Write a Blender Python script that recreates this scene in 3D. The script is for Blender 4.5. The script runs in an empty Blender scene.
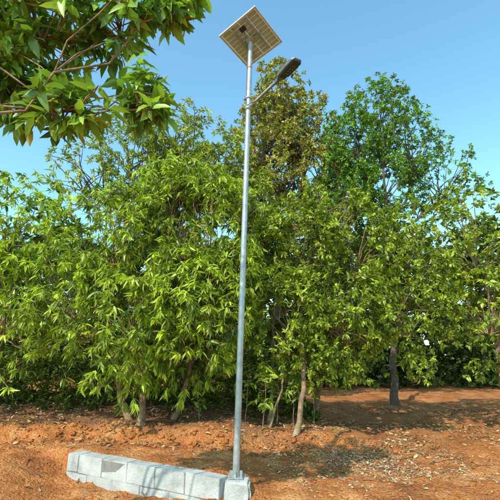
import bpy, bmesh, math, numpy as np
from mathutils import Vector, Matrix, noise
R=math.radians
rng=np.random.default_rng(7)
sc=bpy.context.scene
sc.view_settings.view_transform='Standard'
sc.view_settings.look='None'
sc.view_settings.exposure=0
# ------------------------------------------------ helpers
def link(o,parent=None):
    sc.collection.objects.link(o)
    if parent: o.parent=parent
    return o
def empty(name,loc=(0,0,0)):
    e=bpy.data.objects.new(name,None); e.location=loc; e.empty_display_size=.3
    return link(e)
def mk(name):
    m=bpy.data.materials.new(name); m.use_nodes=True
    nt=m.node_tree; nt.nodes.clear()
    out=nt.nodes.new('ShaderNodeOutputMaterial')
    b=nt.nodes.new('ShaderNodeBsdfPrincipled')
    nt.links.new(b.outputs[0],out.inputs[0])
    return m,nt,b,out
def noisemat(name,stops,scale=5,rough=.8,bump=.3,bscale=40,metal=0,detail=8,spec=.3,bdist=.02):
    m,nt,b,out=mk(name)
    tc=nt.nodes.new('ShaderNodeTexCoord')
    n=nt.nodes.new('ShaderNodeTexNoise'); n.inputs['Scale'].default_value=scale; n.inputs['Detail'].default_value=detail; n.inputs['Roughness'].default_value=.65
    nt.links.new(tc.outputs['Object'],n.inputs['Vector'])
    r=nt.nodes.new('ShaderNodeValToRGB')
    els=r.color_ramp.elements
    while len(els)<len(stops): els.new(.5)
    for e,(p,c) in zip(els,stops): e.position=p; e.color=(*c,1)
    nt.links.new(n.outputs[0],r.inputs[0]); nt.links.new(r.outputs[0],b.inputs['Base Color'])
    b.inputs['Roughness'].default_value=rough; b.inputs['Metallic'].default_value=metal
    b.inputs['Specular IOR Level'].default_value=spec
    if bump>0:
        n2=nt.nodes.new('ShaderNodeTexNoise'); n2.inputs['Scale'].default_value=bscale; n2.inputs['Detail'].default_value=6
        nt.links.new(tc.outputs['Object'],n2.inputs['Vector'])
        bp=nt.nodes.new('ShaderNodeBump'); bp.inputs['Strength'].default_value=bump; bp.inputs['Distance'].default_value=bdist
        nt.links.new(n2.outputs[0],bp.inputs['Height']); nt.links.new(bp.outputs[0],b.inputs['Normal'])
    return m
def leafmat(name,trans=.35,rough=.45,tint=(1.25,1.35,.6),glossy=True):
    m,nt,b,out=mk(name)
    if not glossy:
        nt.nodes.remove(b); b=nt.nodes.new('ShaderNodeBsdfDiffuse'); nt.links.new(b.outputs[0],out.inputs[0])
    a=nt.nodes.new('ShaderNodeAttribute'); a.attribute_name='Col'
    nt.links.new(a.outputs['Color'],b.inputs[0])
    if glossy:
        b.inputs['Roughness'].default_value=rough; b.inputs['Specular IOR Level'].default_value=.45
    if trans<=0: return m
    t=nt.nodes.new('ShaderNodeBsdfTranslucent')
    mx=nt.nodes.new('ShaderNodeMix'); mx.data_type='RGBA'; mx.blend_type='MULTIPLY'; mx.inputs[0].default_value=1
    nt.links.new(a.outputs['Color'],mx.inputs[6]); mx.inputs[7].default_value=(*tint,1)
    nt.links.new(mx.outputs[2],t.inputs[0])
    ms=nt.nodes.new('ShaderNodeMixShader'); ms.inputs[0].default_value=trans
    nt.links.new(b.outputs[0],ms.inputs[1]); nt.links.new(t.outputs[0],ms.inputs[2]); nt.links.new(ms.outputs[0],out.inputs[0])
    return m
def trimesh(name,V,T,mat,parent=None,col=None,smooth=False):
    V=np.asarray(V,dtype=np.float32); T=np.asarray(T,dtype=np.int32)
    me=bpy.data.meshes.new(name)
    k=T.shape[1]
    me.vertices.add(len(V)); me.vertices.foreach_set('co',V.ravel())
    me.loops.add(T.size); me.loops.foreach_set('vertex_index',T.ravel())
    me.polygons.add(len(T)); me.polygons.foreach_set('loop_start',np.arange(len(T),dtype=np.int32)*k)
    me.update(calc_edges=True)
    if col is not None:
        ca=me.color_attributes.new('Col','FLOAT_COLOR','POINT')
        c=np.ones((len(V),4),dtype=np.float32); c[:,:3]=col
        ca.data.foreach_set('color',c.ravel())
    if smooth: me.polygons.foreach_set('use_smooth',np.ones(len(T),dtype=bool))
    me.materials.append(mat)
    return link(bpy.data.objects.new(name,me),parent)
def norm(a): return a/np.maximum(np.linalg.norm(a,axis=-1,keepdims=True),1e-6)
HI_V=np.array([[0,0,0],[.32,0,0],[.68,0,0],[1,0,0],[.3,.5,1],[.66,.38,1],[.3,-.5,1],[.66,-.38,1]])
HI_T=np.array([[0,1,4],[4,1,2],[4,2,5],[5,2,3],[0,6,1],[6,2,1],[6,7,2],[7,3,2]])
LO_V=np.array([[0,0,0],[1,0,0],[.45,.5,1],[.45,-.5,1]])
LO_T=np.array([[0,1,2],[0,3,1]])
def leaves(name,P,D,L,W,col,mat,parent,hi=True,bend=.25,roll=.5):
    N=len(P); D=norm(D)
    up=np.tile([0,0,1.],(N,1))+rng.normal(0,roll,(N,3))
    S=norm(np.cross(D,up)); U=np.cross(S,D)
    TV,TT=(HI_V,HI_T) if hi else (LO_V,LO_T)
    t=TV[:,0]; s=TV[:,1]; f=TV[:,2]
    L=L[:,None]; W=W[:,None]
    al=t[None]*L; sd=s[None]*W; u=-(bend*L)*t[None]**2+f[None]*W*.16
    V=P[:,None,:]+al[...,None]*D[:,None]+sd[...,None]*S[:,None]+u[...,None]*U[:,None]
    k=len(TV)
    T=(np.arange(N)[:,None,None]*k+TT[None]).reshape(-1,3)
    C=np.repeat(col,k,axis=0)
    return trimesh(name,V.reshape(-1,3),T,mat,parent,C)
def whorls(C,A,nper,L0,W0,dark,bright,droop=.6,spread=(35,100),bpow=1.0,hue=None,stem=.12):
    K=len(C); n=K*nper
    Cc=np.repeat(C,nper,0); Aa=norm(np.repeat(A,nper,0))
    rv=norm(rng.normal(0,1,(n,3))); per=norm(np.cross(Aa,rv))
    th=np.radians(rng.uniform(spread[0],spread[1],n))[:,None]
    D=np.cos(th)*Aa+np.sin(th)*per
    D=norm(D); D[:,2]-=droop*rng.uniform(.4,1.3,n); D=norm(D)
    P=Cc-Aa*rng.uniform(0,stem,n)[:,None]+rng.normal(0,.012,(n,3))
    L=L0*rng.uniform(.55,1.25,n); W=W0*rng.uniform(.75,1.2,n)*(L/L0)**.5
    cl=np.repeat(rng.random(K)**bpow,nper)
    r=np.clip(cl*.75+rng.random(n)*.35-.05,0,1)[:,None]
    col=np.array(dark)*(1-r)+np.array(bright)*r
    if hue is not None:
        hm=(np.repeat(rng.random(K),nper)<hue[1])[:,None]; col=np.where(hm,np.array(hue[0])*rng.uniform(.7,1.2,(n,1)),col)
    yl=(rng.random(n)<.015)[:,None]; col=np.where(yl,np.array([.45,.36,.06]),col)
    col=col*rng.uniform(.8,1.15,(n,1))
    return P,D,L,W,col
class Tubes:
    def __init__(s): s.V=[];s.T=[];s.n=0
    def add(s,pts,rad,sides=7,jit=.0):
        pts=np.asarray(pts,float); m=len(pts)
        tan=norm(np.gradient(pts,axis=0))
        ref=np.array([.31,.87,.38]); a=norm(np.cross(tan,ref)); b=np.cross(tan,a)
        an=np.linspace(0,2*np.pi,sides,endpoint=False)
        rad=np.asarray(rad)[:,None]*(1+jit*rng.normal(0,1,(m,sides)))
        V=pts[:,None]+rad[...,None]*(np.cos(an)[None,:,None]*a[:,None]+np.sin(an)[None,:,None]*b[:,None])
        i=np.arange(m-1)[:,None]*sides; j=np.arange(sides)[None]; j2=(j+1)%sides
        q=np.stack([i+j,i+j2,i+sides+j2,i+sides+j],-1).reshape(-1,4)+s.n
        s.V.append(V.reshape(-1,3)); s.T.append(q); s.n+=m*sides
    def build(s,name,mat,parent): return trimesh(name,np.concatenate(s.V),np.concatenate(s.T),mat,parent,smooth=True)
def bez(a,b,sag=0,wob=.1,n=7):
    a=np.array(a,float);b=np.array(b,float); t=np.linspace(0,1,n)[:,None]
    L=np.linalg.norm(b-a); off=rng.normal(0,wob*L,3)
    p=a*(1-t)+b*t+np.sin(np.pi*t)*off*.6; p[:,2]+=np.sin(np.pi*t[:,0])*sag*L
    p[1:-1]+=rng.normal(0,wob*L*.12,(n-2,3))
    return p
def sample_crown(lobes,thr=-.25,nscale=.9,jag=.25,seed=0,inner=.55):
    P=[];A=[];I=[]
    for li,(cx,cy,cz,rx,ry,rz,k) in enumerate(lobes):
        c=np.array([cx,cy,cz]);r=np.array([rx,ry,rz])
        u=norm(rng.normal(0,1,(k,3)))
        rr=inner+(1-inner)*rng.random(k)**.55
        for i in range(k):
            q=u[i]*rr[i]*(1+jag*noise.noise(Vector(u[i]*2.3+seed+li*3.1)))
            p=c+q*r
            if noise.noise(Vector(p*nscale+seed))<thr: continue
            P.append(p); a=u[i]*r[::-1].mean(); A.append(u[i]+np.array([0,0,.35])); I.append(li)
    return np.array(P),np.array(A),np.array(I)
def make_tree(name,base,stems,lobes,LM,BM,nper,L0,W0,dark,bright,hi=True,droop=.6,bpow=1.,hue=None,thr=-.25,jag=.25,seed=0,nbr=26,bend=.25,nscale=.9,inner=.55,roll=.5,twigs=True,limb=1.,wob=.12):
    E=empty(name,base)
    base=np.array(base,float)
    C,A,I=sample_crown(lobes,thr=thr,jag=jag,seed=seed,nscale=nscale,inner=inner)
    P,D,L,W,col=whorls(C,A,nper,L0,W0,dark,bright,droop=droop,bpow=bpow,hue=hue)
    leaves('foliage',P-base,D,L,W,col,LM,E,hi=hi,bend=bend,roll=roll)
    tb=Tubes()
    forks=[]
    for (bx,by,fx,fy,fz,r) in stems:
        b=np.array([bx,by,gh(bx,by)-.15]); f=np.array([fx,fy,fz])
        p=bez(b,f,wob=.07,n=12); rad=np.linspace(r,r*.62,12); rad[0]*=1.5; rad[1]*=1.15
        tb.add(p,rad,10,.04); forks.append((f,r*.62,p))
    for li,l in enumerate(lobes):
        c=np.array(l[:3]); d=[np.linalg.norm(f[0]-c) for f in forks]; f,r,_=forks[int(np.argmin(d))]
        r=r*limb
        c2=c-np.array([0,0,l[5]*.35])
        p=bez(f,c2,sag=.05,wob=wob,n=9); tb.add(p,np.linspace(r*.75,r*.3,9),8,.04)
        idx=np.where(I==li)[0]
        if len(idx)==0: continue
        for j in rng.choice(idx,min(nbr,len(idx)),replace=False):
            s=p[rng.integers(4,9)]; q=bez(s,C[j],sag=.08,wob=.13,n=6)
            tb.add(q,np.linspace(r*.3,.006,6),5)
    if twigs:
        for j in range(len(C)):
            a=norm(A[j]); s=C[j]-a*rng.uniform(.2,.4)-np.array([0,0,.05]); tb.add(np.array([s,(s+C[j])/2+rng.normal(0,.02,3),C[j]]),[.007,.006,.004],3)
    tb.V=[v-base for v in tb.V]
    tb.build('trunk_and_limbs',BM,E)
    return E
def ss(a,b,x):
    t=np.clip((x-a)/(b-a),0,1); return t*t*(3-2*t)
WA=np.array([-.36,5.82]); WD=norm(np.array([-1.27,.70])); WN=np.array([-WD[1],WD[0]])*-1
if WN[1]<0: WN=-WN
def gh0(x,y):
    x=np.asarray(x,float);y=np.asarray(y,float)
    s=(x-WA[0])*WN[0]+(y-WA[1])*WN[1]
    lf=ss(-4.2,-2.8,x)
    front=-.2-.16*ss(-.2,-1.4,x)*lf; back=-.2+.16*ss(.3,-.5,x)
    front=front+(1-lf)*.12
    g=front*(1-ss(.08,.2,s))+back*ss(.08,.2,s)
    edge=8.35+.25*np.sin(x*1.3)+.12*np.sin(x*3.7+1)
    g=g+.26*ss(0,.45,y-edge)*ss(3.4,.8,x)+.12*ss(9,14,y)
    return g
def gh(x,y):
    n=noise.noise(Vector((x*.6,y*.6,0)))*.08+noise.noise(Vector((x*2.3,y*2.3,4)))*.055+noise.noise(Vector((x*7,y*7,9)))*.03
    return float(gh0(x,y))+n*float(ss(0,.25,abs(y-5.9)+abs(x+.19)))
# ------------------------------------------------ ground
xs=np.arange(-8,8.01,.06); gx=np.geomspace(.1,400,34); xs=np.concatenate([(-8-gx)[::-1],xs,8+gx])
ys=np.arange(2,14,.06); gy=np.geomspace(.1,400,40); ys=np.concatenate([(2-gy[:30])[::-1],ys,14+gy])
X,Y=np.meshgrid(xs,ys)
Z=np.array([[gh(x,y) for x in xs] for y in ys])
V=np.stack([X,Y,Z],-1).reshape(-1,3)
nx=len(xs);i=np.arange(len(ys)-1)[:,None]*nx;j=np.arange(nx-1)[None]
Q=np.stack([i+j,i+j+1,i+nx+j+1,i+nx+j],-1).reshape(-1,4)
soil=noisemat('laterite_soil',[(.3,(.26,.085,.028)),(.5,(.46,.165,.05)),(.7,(.62,.30,.115))],scale=1.8,rough=.95,bump=1,bscale=22,detail=12,spec=.1,bdist=.06)
nt=soil.node_tree; b=[n for n in nt.nodes if n.type=='BSDF_PRINCIPLED'][0]; ramp=[n for n in nt.nodes if n.type=='VALTORGB'][0]; tc=[n for n in nt.nodes if n.type=='TEX_COORD'][0]
n3=nt.nodes.new('ShaderNodeTexNoise'); n3.inputs['Scale'].default_value=45; n3.inputs['Detail'].default_value=8; nt.links.new(tc.outputs['Object'],n3.inputs['Vector'])
mr=nt.nodes.new('ShaderNodeMapRange'); mr.inputs[1].default_value=.3; mr.inputs[2].default_value=.7; mr.inputs[3].default_value=.5; mr.inputs[4].default_value=1.35; nt.links.new(n3.outputs[0],mr.inputs[0])
mx=nt.nodes.new('ShaderNodeMix'); mx.data_type='RGBA'; mx.blend_type='MULTIPLY'; mx.inputs[0].default_value=1
nt.links.new(ramp.outputs[0],mx.inputs[6]); nt.links.new(mr.outputs[0],mx.inputs[7])
# soil colour blended to a darker brown beneath the trees (mask stored on the mesh)
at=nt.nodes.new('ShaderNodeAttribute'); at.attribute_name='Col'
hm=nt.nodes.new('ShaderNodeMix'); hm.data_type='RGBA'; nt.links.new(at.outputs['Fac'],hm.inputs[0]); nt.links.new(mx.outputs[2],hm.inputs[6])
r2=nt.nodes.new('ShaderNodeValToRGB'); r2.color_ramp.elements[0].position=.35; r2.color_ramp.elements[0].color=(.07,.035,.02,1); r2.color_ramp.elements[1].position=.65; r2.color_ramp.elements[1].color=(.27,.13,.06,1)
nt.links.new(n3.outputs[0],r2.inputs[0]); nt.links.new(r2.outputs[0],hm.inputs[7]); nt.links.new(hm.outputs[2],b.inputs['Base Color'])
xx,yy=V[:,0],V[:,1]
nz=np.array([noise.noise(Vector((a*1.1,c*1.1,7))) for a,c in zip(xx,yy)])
brown_mask=ss(8.5,9.1,yy+nz*1.2)*ss(15.5,13.5,yy)*(.25+.75*ss(1.6,-.2,xx+nz))*.85
trimesh('ground',V,Q,soil,smooth=True,col=np.repeat(brown_mask[:,None],3,1))
# ------------------------------------------------ clods, litter
def stones(name,pts,sizes,mat):
    bm=bmesh.new(); bmesh.ops.create_icosphere(bm,subdivisions=2,radius=1)
    bv=np.array([v.co for v in bm.verts]); bf=np.array([[v.index for v in f.verts] for f in bm.faces]); bm.free()
    VV=[];TT=[];k=0
    for p,s in zip(pts,sizes):
        sd=rng.uniform(0,50); d=np.array([1+.8*noise.noise(Vector(v*1.6+sd)) for v in bv])
        v=bv*d[:,None]*np.array([1,rng.uniform(.6,1),rng.uniform(.4,.75)])*s
        a=rng.uniform(0,6.28); c_,s_=math.cos(a),math.sin(a); v=v@np.array([[c_,s_,0],[-s_,c_,0],[0,0,1]])
        VV.append(v+p);TT.append(bf+k);k+=len(bv)
    return trimesh(name,np.concatenate(VV),np.concatenate(TT),mat)
pt=[];sz=[]
for _ in range(1400):
    x=rng.uniform(-6,6);y=rng.uniform(4.5,11)
    s=min(.045,.007*rng.pareto(1.7)+.006); pt.append([x,y,gh(x,y)]);sz.append(s)
for _ in range(260):
    x=rng.uniform(-5,3); e=8.35+.25*math.sin(x*1.3)+.12*math.sin(x*3.7+1)
    y=e+rng.normal(.1,.2); s=rng.uniform(.015,.075); pt.append([x,y,gh(x,y)]);sz.append(s)
stones('soil_clods',pt,sz,soil)
drym=leafmat('dry_leaf',0,.7,(1.2,1,.7),False)
def litter(name,n,fn,cols,L0=.1):
    P=[]
    while len(P)<n:
        x,y,ok=fn()
        if ok: P.append([x,y,gh(x,y)+.012])
    P=np.array(P);D=rng.normal(0,1,(n,3));D[:,2]=rng.normal(0,.25,n)+.1
    c=np.array(cols)[rng.integers(0,len(cols),n)]*rng.uniform(.6,1.2,(n,1))
    return leaves(name,P,D,L0*rng.uniform(.5,1.3,n),L0*.38*rng.uniform(.6,1.2,n),c,drym,None,hi=True,bend=.3,roll=.5)
def f_under():
    x=rng.uniform(-7,7);y=rng.uniform(7.8,13.5)
    return x,y,noise.noise(Vector((x*.8,y*.8,2)))>-.1+rng.uniform(-.2,.3)
def f_patch():
    x=rng.normal(2.1,.9);y=rng.normal(7.5,.75)
    return x,y,noise.noise(Vector((x*1.5,y*1.5,2)))>-.2+rng.uniform(-.4,.4)
def f_all():
    return rng.uniform(-5,5),rng.uniform(4.5,9),True
DR=[(.45,.25,.11),(.3,.15,.07),(.55,.4,.22),(.35,.26,.1),(.2,.1,.05)]
litter('leaf_litter',4800,f_under,DR,.11)
litter('twig_and_leaf_litter',3000,f_patch,[(.45,.34,.22),(.38,.26,.16),(.5,.38,.22),(.24,.15,.09)],.06)
litter('fallen_leaves',500,f_all,DR,.07)
E=empty('fallen_twigs'); tb=Tubes()
for _ in range(170):
    x=rng.uniform(-4,4.5);y=rng.uniform(6.3,11.5);a=rng.uniform(0,6.28);l=rng.uniform(.1,.55)
    x2,y2=x+l*math.cos(a),y+l*math.sin(a)
    tb.add(bez((x,y,gh(x,y)+.012),(x2,y2,gh(x2,y2)+.015),wob=.06,n=5),np.linspace(.008,.003,5)*rng.uniform(.6,1.4),5)
bark=noisemat('bark',[(.3,(.10,.06,.035)),(.55,(.28,.175,.10)),(.75,(.44,.32,.2))],scale=7,rough=.9,bump=.8,bscale=18)
darkbark=noisemat('dark_bark',[(.3,(.05,.035,.025)),(.7,(.16,.11,.075))],scale=7,rough=.9,bump=.8,bscale=18)
tb.build('twigs',bark,E)
lm=leafmat('mango_leaf',.35,.38); lm2=leafmat('back_leaf',.2,.5,glossy=False); lm3=leafmat('far_leaf',0,.6,glossy=False)
MG=((.03,.08,.008),(.56,.68,.04)); CG=((.03,.07,.008),(.50,.58,.05))
make_tree('mango_tree',(-2.1,8.9,0),
 [(-2.2,8.6,-2.4,9.0,1.8,.075),(-1.75,9.5,-1.2,9.5,2.0,.06),(-2.6,9.2,-3.2,9.4,1.9,.075)],
 [(-1.2,8.7,2.5,1.25,1.2,1.6,720),(-2.6,8.5,2.4,1.4,1.2,1.6,700),(-1.7,9.2,4.7,1.6,1.3,1.6,800),(-3.3,9.3,4.4,1.5,1.3,1.6,500),(-.7,9.3,4.9,1.0,1.1,1.4,440),(-4.4,9.2,2.6,1.3,1.2,1.6,320),(-2.0,10.0,1.7,1.9,.9,.9,330),(-1.9,9.4,6.0,1.0,.9,.7,200),(-.3,9.0,3.4,.7,.9,1.2,300)],
 lm,bark,13,.195,.045,*MG,droop=.85,bpow=1.1,seed=1.3,thr=-.2,jag=.45)
make_tree('cashew_tree',(.9,9.2,0),
 [(.88,8.75,1.2,9.5,2.4,.065),(1.75,11.6,2.0,10.9,2.3,.08),(.45,9.6,.6,10.0,2.5,.05),(.35,9.1,.9,9.5,1.9,.03)],
 [(.9,9.5,2.4,1.2,1.2,1.4,880),(2.3,9.4,2.4,1.3,1.2,1.5,980),(1.3,10.1,4.4,1.4,1.2,1.4,900),(2.9,10.3,4.4,1.4,1.3,1.5,880),(3.9,9.8,2.6,1.3,1.2,1.6,600),(4.6,10.4,4.4,1.4,1.2,1.4,400),(.4,10.2,4.0,.9,1,1.3,440),(1.4,10.9,1.8,1.9,.8,.8,360),(2.2,10.2,5.7,1.2,.9,.7,320)],
 lm,bark,13,.115,.052,*CG,droop=.35,bpow=1.15,seed=4.3,thr=-.2,jag=.45,twigs=False)
olive=((.09,.11,.02),(.60,.56,.14))
make_tree('tall_shade_tree',(1.6,15.5,0),[(1.6,15.5,1.5,15.4,6,.2)],
 [(1.35,15.3,12.9,1.25,1.3,1.7,760),(.6,15.2,11.0,1.4,1.3,1.7,800),(2.3,15.2,11.2,1.5,1.3,1.7,850),(1.4,15,9.1,2.1,1.6,1.7,1000),(-.1,15,8.4,1.4,1.3,1.6,450),(3.1,15,8.8,1.5,1.3,1.8,660),(1.6,14.6,6.6,2.4,1.2,1.5,350)],
 lm2,darkbark,11,.15,.075,*olive,hi=False,droop=.3,hue=((.50,.34,.16),.14),seed=8.1,thr=-.2,jag=.45,nbr=34,twigs=False,nscale=1.3)
make_tree('neem_tree',(5.2,14.3,0),[(5.0,14.3,5.0,14.2,6,.13)],
 [(5.3,14.1,11.2,1.5,1.4,1.6,640),(4.3,14,9.8,1.4,1.2,1.5,740),(6.3,14.1,9.7,1.5,1.4,1.7,460),(5.0,14,8.0,1.7,1.4,1.5,700),(7.6,14.1,8.1,1.6,1.4,1.8,260),(3.8,14,8.0,1.3,1.1,1.4,620)],
 lm2,darkbark,14,.13,.055,(.04,.12,.02),(.3,.48,.08),hi=False,droop=.3,seed=2.2,thr=-.18,jag=.5,nbr=26,twigs=False,nscale=1.3)
make_tree('acacia_tree',(-3.0,12.8,0),[(-3,12.8,-2.8,12.6,5,.13)],
 [(-2.7,12.6,9.1,1.5,1.2,1.3,520),(-1.2,12.6,8.0,1.3,1.2,1.3,560),(-4.4,12.7,8.8,1.5,1.2,1.4,300),(-2.8,12.4,7.0,2.4,1.2,1.3,600),(-5.8,12.6,7.6,1.5,1.2,1.5,220),(-.1,12.8,6.8,1.2,1,1.3,460)],
 lm2,darkbark,12,.18,.05,(.09,.14,.02),(.56,.60,.1),hi=False,droop=.4,seed=6.6,thr=-.14,jag=.6,nbr=26,nscale=1.4,twigs=False)
make_tree('mango_tree',(-6.6,9.6,0),[(-6.5,9.6,-6.5,9.8,2.2,.11),(-7.2,9.6,-7.6,9.8,2,.09)],
 [(-5.9,9.6,2.6,1.4,1.3,1.8,340),(-7.4,9.5,3.0,1.5,1.3,1.8,200),(-6.3,9.9,4.9,1.7,1.3,1.5,380),(-8.6,10,4.4,1.6,1.3,1.8,80)],
 lm,bark,12,.21,.056,*MG,droop=.8,seed=11.3,thr=-.2,jag=.35,twigs=False)
make_tree('cashew_tree',(6.6,10.2,0),[(6.3,10.2,6.5,10.4,2.3,.1),(7.3,10.6,7.6,10.6,2.2,.08)],
 [(6.0,10.1,2.6,1.3,1.2,1.6,420),(7.4,10.2,3.0,1.4,1.2,1.7,240),(6.2,10.6,4.8,1.7,1.3,1.6,460),(8.7,10.6,4.2,1.5,1.3,1.7,80)],
 lm,bark,12,.13,.066,*CG,droop=.35,seed=14.3,thr=-.2,jag=.4,twigs=False)
make_tree('jackfruit_tree',(-4.6,2.4,0),[(-4.6,2.4,-3.9,2.7,3.4,.14)],
 [(-2.05,3.2,4.75,.7,.5,.6,80),(-1.3,3.25,4.85,.42,.4,.40,34),(-.82,3.3,5.12,.4,.3,.28,24),(-1.02,3.25,3.95,.28,.25,.40,30),(-1.8,3.2,3.85,.5,.4,.3,34),(-3.0,3.0,4.6,.8,.6,.8,110),(-1.6,3.0,5.7,.9,.6,.4,45),(-2.4,3.4,4.2,.5,.4,.4,50)],
 lm,bark,10,.18,.072,(.05,.13,.02),(.36,.52,.06),droop=.45,seed=21,thr=-.6,jag=.4,nbr=5,bend=.3,inner=.3,limb=.28,wob=.2)
# undergrowth & saplings
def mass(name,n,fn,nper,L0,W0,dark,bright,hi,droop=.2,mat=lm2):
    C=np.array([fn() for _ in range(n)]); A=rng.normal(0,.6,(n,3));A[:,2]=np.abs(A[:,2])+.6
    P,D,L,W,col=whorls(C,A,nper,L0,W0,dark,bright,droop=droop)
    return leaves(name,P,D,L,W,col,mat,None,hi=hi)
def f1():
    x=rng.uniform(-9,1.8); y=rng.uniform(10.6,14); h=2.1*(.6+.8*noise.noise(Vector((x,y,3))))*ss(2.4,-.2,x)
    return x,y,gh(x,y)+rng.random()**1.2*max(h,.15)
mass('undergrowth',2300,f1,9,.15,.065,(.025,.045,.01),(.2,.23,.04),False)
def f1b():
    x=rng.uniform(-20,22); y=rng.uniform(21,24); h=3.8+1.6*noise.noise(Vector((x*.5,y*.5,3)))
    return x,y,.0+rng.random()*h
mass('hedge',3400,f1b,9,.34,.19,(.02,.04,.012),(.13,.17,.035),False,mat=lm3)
def f2():
    x=rng.uniform(-26,26); y=rng.uniform(27,33)+abs(x)*-.1; h=10+3*noise.noise(Vector((x*.25,1,3)))
    return x,y,.3+rng.random()*h
mass('distant_trees',6500,f2,9,.6,.36,(.05,.08,.02),(.26,.34,.08),False,mat=lm3)
def sap(x,y,h,n,L):
    E=empty('sapling',(x,y,gh(x,y)))
    tb=Tubes(); top=np.array([rng.normal(0,.12),rng.normal(0,.1),h]); p=bez((0,0,-.05),top,wob=.05); tb.add(p,np.linspace(.012,.005,7),5)
    C=[];
    for k in range(n):
        s=p[rng.integers(3,7)]; e=s+np.array([rng.normal(0,.16),rng.normal(0,.16),rng.uniform(.0,.15)]); C.append(e); tb.add(bez(s,e,n=4),np.linspace(.006,.003,4),4)
    tb.build('stem',bark,E); C=np.array(C)
    P,D,LL,W,col=whorls(C,np.tile([0,0,1.],(n,1)),7,L,L*.3,(.08,.14,.02),(.45,.56,.05),droop=.7)
    leaves('leaves',P,D,LL,W,col,lm,E)
sap(.25,8.9,1.25,16,.2);sap(.6,9.5,1.2,10,.18);sap(-.1,9.2,1.0,10,.18);sap(1.5,9.9,.9,7,.16);sap(-1.1,9.3,.7,7,.15);sap(.95,9.3,1.2,9,.17)
# ------------------------------------------------ low block wall
blockm=noisemat('concrete_block',[(.25,(.20,.20,.185)),(.5,(.38,.38,.355)),(.75,(.52,.51,.48))],scale=3.2,rough=.9,bump=.7,bscale=45,spec=.2,bdist=.015)
mortar=noisemat('mortar',[(.3,(.14,.13,.12)),(.7,(.26,.24,.21))],scale=12,rough=.95,bump=.6,bscale=60,bdist=.01)
def add_box(bm,c,s,rot=0,bev=.008,seg=2,jit=0):
    r=bmesh.ops.create_cube(bm,size=1); vs=r['verts']
    bmesh.ops.scale(bm,vec=s,verts=vs)
    if jit:
        for v in vs: v.co+=Vector(rng.normal(0,jit,3))
    es=list({e for v in vs for e in v.link_edges})
    if bev: 
        rr=bmesh.ops.bevel(bm,geom=es,offset=bev,segments=seg,affect='EDGES'); vs=list({v for f in rr['faces'] for v in f.verts}|{v for v in vs if v.is_valid})
    M=Matrix.Translation(c)@Matrix.Rotation(rot,4,'Z')
    bmesh.ops.transform(bm,matrix=M,verts=vs)
def bmobj(name,bm,mat,parent=None,smooth=False):
    me=bpy.data.meshes.new(name); bm.normal_update(); bm.to_mesh(me); bm.free(); me.materials.append(mat)
    if smooth:
        for p in me.polygons: p.use_smooth=True
    return link(bpy.data.objects.new(name,me),parent)
WE=empty('block_wall',(WA[0],WA[1],0)); WE.rotation_euler[2]=math.atan2(WD[1],WD[0])
bm=bmesh.new(); th=.24; WL=3.0
for ci,zt in enumerate([.02,-.25]):
    x=-.0; L=.55; k=0
    while x<WL-.1:
        l=L*rng.uniform(.95,1.05) if not(k==0 and ci%2) else .3
        l=min(l,WL-x)
        add_box(bm,(x+l/2,-.03+rng.normal(0,.004),zt-.13),(l-.006,th,.264),bev=.006,jit=.005); x+=l; k+=1
bmobj('blocks',bm,blockm,WE)
bm=bmesh.new(); add_box(bm,(WL/2,-.03,-.30),(WL-.03,th-.018,.6),bev=0); bmobj('mortar_core',bm,mortar,WE)
bm=bmesh.new(); add_box(bm,(-.17,5.9,-.2),(.36,.36,.4),rot=.05,bev=.04,seg=3,jit=.012)
bmesh.ops.subdivide_edges(bm,edges=bm.edges,cuts=2,use_grid_fill=True)
for v in bm.verts: v.co+=Vector((1,1,.6))*.022*noise.noise(v.co*9)
bmobj('concrete_footing',bm,blockm)
# ------------------------------------------------ solar street lamp
galv=noisemat('galvanised_steel',[(.3,(.25,.27,.27)),(.5,(.36,.38,.38)),(.7,(.48,.50,.49))],scale=9,rough=.42,bump=.08,bscale=80,metal=.5,spec=.5)
darkm=noisemat('dark_housing',[(.3,(.012,.013,.016)),(.7,(.025,.027,.03))],scale=10,rough=.4,bump=0,spec=.5)
greym=noisemat('grey_cast_aluminium',[(.3,(.09,.105,.12)),(.7,(.16,.18,.2))],scale=10,rough=.45,bump=0,spec=.5,metal=.3)
alum=noisemat('aluminium_frame',[(.3,(.5,.5,.5)),(.7,(.62,.62,.6))],scale=10,rough=.4,bump=0,metal=.5)
SL=empty('solar_street_lamp',(-.19,5.9,0))
O=Vector((-.19,5.9,0))
def tube(name,pts,rads,mat,sides=24):
    tb=Tubes(); tb.add(np.array(pts,float),rads,sides); return tb.build(name,mat,SL)
top=Vector((.20,0,7.08))
def onpole(z): return top*(z/top.z)
tube('pole',[onpole(z) for z in np.linspace(.01,7.08,12)],np.linspace(.048,.041,12),galv,32)
bm=bmesh.new(); add_box(bm,(0,0,.012),(.2,.2,.018),bev=.003)
for a in range(4):
    r=bmesh.ops.create_cone(bm,cap_ends=True,segments=6,radius1=.012,radius2=.012,depth=.03); bmesh.ops.translate(bm,verts=r['verts'],vec=(.078*(1 if a%2 else -1),.078*(1 if a//2 else -1),.037))
for a in range(4):
    ang=a*math.pi/2; c=Vector((math.cos(ang),math.sin(ang),0))*.066
    add_box(bm,(c.x,c.y,.055),(.04,.006,.07),rot=ang,bev=0)
bmobj('base_plate',bm,galv,SL)
def clamp(name,z,h=.07,r=.054):
    tube(name,[onpole(z-h/2),onpole(z-h/2+.001),onpole(z+h/2-.001),onpole(z+h/2)],[.04,r,r,.04],galv,24)
clamp('arm_clamp',5.72,.09); clamp('arm_clamp_upper',5.92,.05)
a0=onpole(5.72); a1=Vector((.44,5.4,5.88))-O
mid=a0.lerp(a1,.5)
tube('lamp_arm',[a0,a0.lerp(a1,.3),mid,a1,a1+(a1-a0).normalized()*.1],[.024]*5,galv,14)
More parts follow.
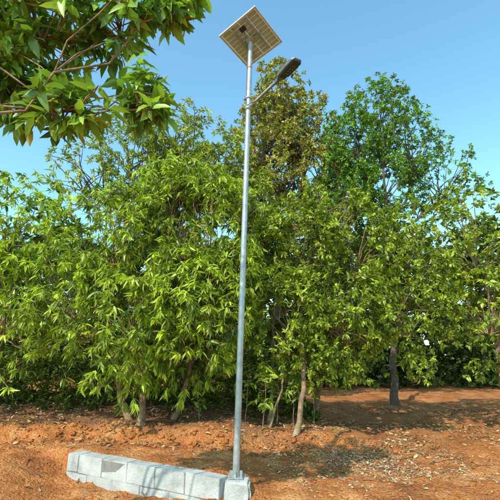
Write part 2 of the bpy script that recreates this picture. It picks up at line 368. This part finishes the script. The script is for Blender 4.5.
hd=(Vector((.75,5.03,6.0))-Vector((.44,5.4,5.88))).normalized()
side=hd.cross(Vector((0,0,1))).normalized(); up=side.cross(hd).normalized()
HM=Matrix((( hd.x,side.x,up.x,a1.x),(hd.y,side.y,up.y,a1.y),(hd.z,side.z,up.z,a1.z),(0,0,0,1)))
LH=bpy.data.objects.new('lamp_head',None); link(LH,SL); LH.matrix_local=HM@Matrix.Rotation(R(-16),4,'X')
def loft(name,secs,mat,exp=4,n=28):
    V=[];T=[]
    for (x,w,zb,zt) in secs:
        for k in range(n):
            a=2*math.pi*k/n; c,s=math.cos(a),math.sin(a)
            yy=w/2*math.copysign(abs(c)**(2/exp),c); zz=(zb+zt)/2+(zt-zb)/2*math.copysign(abs(s)**(2/exp),s)
            V.append((x,yy,zz))
    for i in range(len(secs)-1):
        for k in range(n): T.append((i*n+k,i*n+(k+1)%n,(i+1)*n+(k+1)%n,(i+1)*n+k))
    bm=bmesh.new(); vs=[bm.verts.new(v) for v in V]
    for t in T: bm.faces.new([vs[q] for q in t])
    bm.faces.new(vs[:n]); bm.faces.new(vs[-n:][::-1]); bmesh.ops.recalc_face_normals(bm,faces=bm.faces)
    return bmobj(name,bm,mat,LH)
loft('housing',[(-.06,.05,-.028,.028),(.02,.06,-.03,.03),(.06,.13,-.034,.036),(.1,.20,-.036,.04),(.3,.235,-.034,.036),(.43,.225,-.03,.024),(.47,.18,-.024,.012),(.475,.15,-.02,.006)],greym)
bm=bmesh.new()
for k in range(7): add_box(bm,(.25,-.075+.025*k,.044),(.26,.006,.03),bev=.002,seg=1)
bmobj('heat_sink_fins',bm,greym,LH)
bm=bmesh.new(); add_box(bm,(.30,0,-.039),(.29,.19,.014),bev=.005); add_box(bm,(.12,0,-.039),(.05,.12,.012),bev=.004); bmobj('lens_panel',bm,darkm,LH)
ledm=noisemat('led_lens',[(.3,(.2,.2,.17)),(.7,(.32,.32,.28))],scale=10,rough=.15,bump=0)
bm=bmesh.new()
for ix in range(4):
    for iy in range(2): add_box(bm,(.20+.05*ix,-.025+.05*iy,-.048),(.018,.018,.006),bev=.002,seg=1)
bmobj('led_array',bm,ledm,LH)
# panel
PW,PH=.84,.82
pc=Vector((.02,5.9,7.17))-O
PM=Matrix.Translation(pc)@Matrix.Rotation(R(-14),4,'X')@Matrix.Rotation(R(-4),4,'Y')@Matrix.Rotation(R(52),4,'Z')
SP=bpy.data.objects.new('solar_panel',None); link(SP,SL); SP.matrix_local=PM
bm=bmesh.new(); f=.03
add_box(bm,(0,PH/2-f/2,0),(PW,f,.035),bev=.002,seg=1);add_box(bm,(0,-PH/2+f/2,0),(PW,f,.035),bev=.002,seg=1)
add_box(bm,(PW/2-f/2,0,0),(f,PH-2*f,.034),bev=.002,seg=1);add_box(bm,(-PW/2+f/2,0,0),(f,PH-2*f,.034),bev=.002,seg=1)
bmobj('frame',bm,alum,SP)
def transmat(name,c,tr):
    m,nt,b,out=mk(name); b.inputs['Base Color'].default_value=(*c,1); b.inputs['Roughness'].default_value=.5
    t=nt.nodes.new('ShaderNodeBsdfTranslucent'); t.inputs[0].default_value=(*c,1); ms=nt.nodes.new('ShaderNodeMixShader'); ms.inputs[0].default_value=tr
    nt.links.new(b.outputs[0],ms.inputs[1]);nt.links.new(t.outputs[0],ms.inputs[2]);nt.links.new(ms.outputs[0],out.inputs[0]); return m
bs=transmat('backsheet',(.85,.88,.85),.35); cm=transmat('cell_back',(.38,.48,.40),.1)
cellf=noisemat('cell_front',[(.3,(.01,.015,.05)),(.7,(.02,.03,.08))],scale=20,rough=.15,bump=0,spec=.6)
bm=bmesh.new(); add_box(bm,(0,0,.008),(PW-2*f,PH-2*f,.004),bev=0); bmobj('backsheet',bm,bs,SP)
for nm,z,mt in (('cells_underside',.004,cm),('cells_front',.0125,cellf)):
    bm=bmesh.new(); nxx,nyy=9,4; w=(PW-2*f-.02)/nxx;h=(PH-2*f-.02)/nyy
    for ix in range(nxx):
        for iy in range(nyy): add_box(bm,(-(PW-2*f-.02)/2+w*(ix+.5),-(PH-2*f-.02)/2+h*(iy+.5),z),(w-.010,h-.014,.001),bev=0)
    bmobj(nm,bm,mt,SP)
bm=bmesh.new(); add_box(bm,(-.24,.0,-.01),(.09,.11,.03),bev=.006); bmobj('junction_box',bm,darkm,SP)
bm=bmesh.new(); add_box(bm,(0,-.16,-.03),(.70,.035,.025),bev=.003);add_box(bm,(0,.16,-.03),(.70,.035,.025),bev=.003);add_box(bm,(0,0,-.056),(.035,.42,.025),bev=.003);add_box(bm,(0,0,-.08),(.14,.14,.02),bev=.003); bmobj('mounting_rails',bm,galv,SP)
jb=pc+Vector((-.12,-.17,-.01)); p1=onpole(6.85)+Vector((-.05,-.02,0))
tube('cable',[jb,jb+Vector((.02,.03,-.12)),p1+Vector((-.02,-.02,.05)),p1,onpole(6.5)+Vector((-.046,-.015,0)),onpole(6.0)+Vector((-.048,-.01,0)),a0+Vector((-.03,-.045,.02)),a0.lerp(a1,.4)+Vector((0,0,-.027)),a1+Vector((0,0,-.027))],[.005]*9,darkm,8)
redm=noisemat('red_tape',[(.3,(.3,.1,.05)),(.7,(.42,.2,.1))],rough=.6,bump=0)
tube('marker_band',[onpole(6.52),onpole(6.5205),onpole(6.55),onpole(6.5505)],[.04,.0435,.0435,.04],redm,24)
# ------------------------------------------------ light, sky, camera
az=R(212); el=R(43)
w=bpy.data.worlds.new("World"); sc.world=w; w.use_nodes=True
nt=w.node_tree; bg=nt.nodes['Background']; sky=nt.nodes.new('ShaderNodeTexSky'); sky.sky_type='NISHITA'; sky.sun_disc=False
sky.sun_elevation=el; sky.sun_rotation=az; sky.air_density=1.0; sky.dust_density=.8; sky.ozone_density=1.2
mx=nt.nodes.new('ShaderNodeMix'); mx.data_type='RGBA'; mx.blend_type='MULTIPLY'; mx.inputs[0].default_value=1; mx.inputs[7].default_value=(1.9,2.75,2.5,1)
nt.links.new(sky.outputs[0],mx.inputs[6]); nt.links.new(mx.outputs[2],bg.inputs[0]); bg.inputs[1].default_value=.14
sd=bpy.data.lights.new('sun','SUN'); sd.energy=5; sd.angle=R(.5); sd.color=(1,.95,.84)
so=link(bpy.data.objects.new('sun',sd))
dv=Vector((math.sin(az)*math.cos(el),math.cos(az)*math.cos(el),math.sin(el)))
so.rotation_euler=dv.to_track_quat('Z','Y').to_euler(); so.location=dv*30
cd=bpy.data.cameras.new('camera'); co=link(bpy.data.objects.new('camera',cd)); cd.lens=28.2; cd.sensor_width=36; cd.clip_end=2000
co.location=(0,0,1.6); co.rotation_euler=(R(105),0,0); sc.camera=co
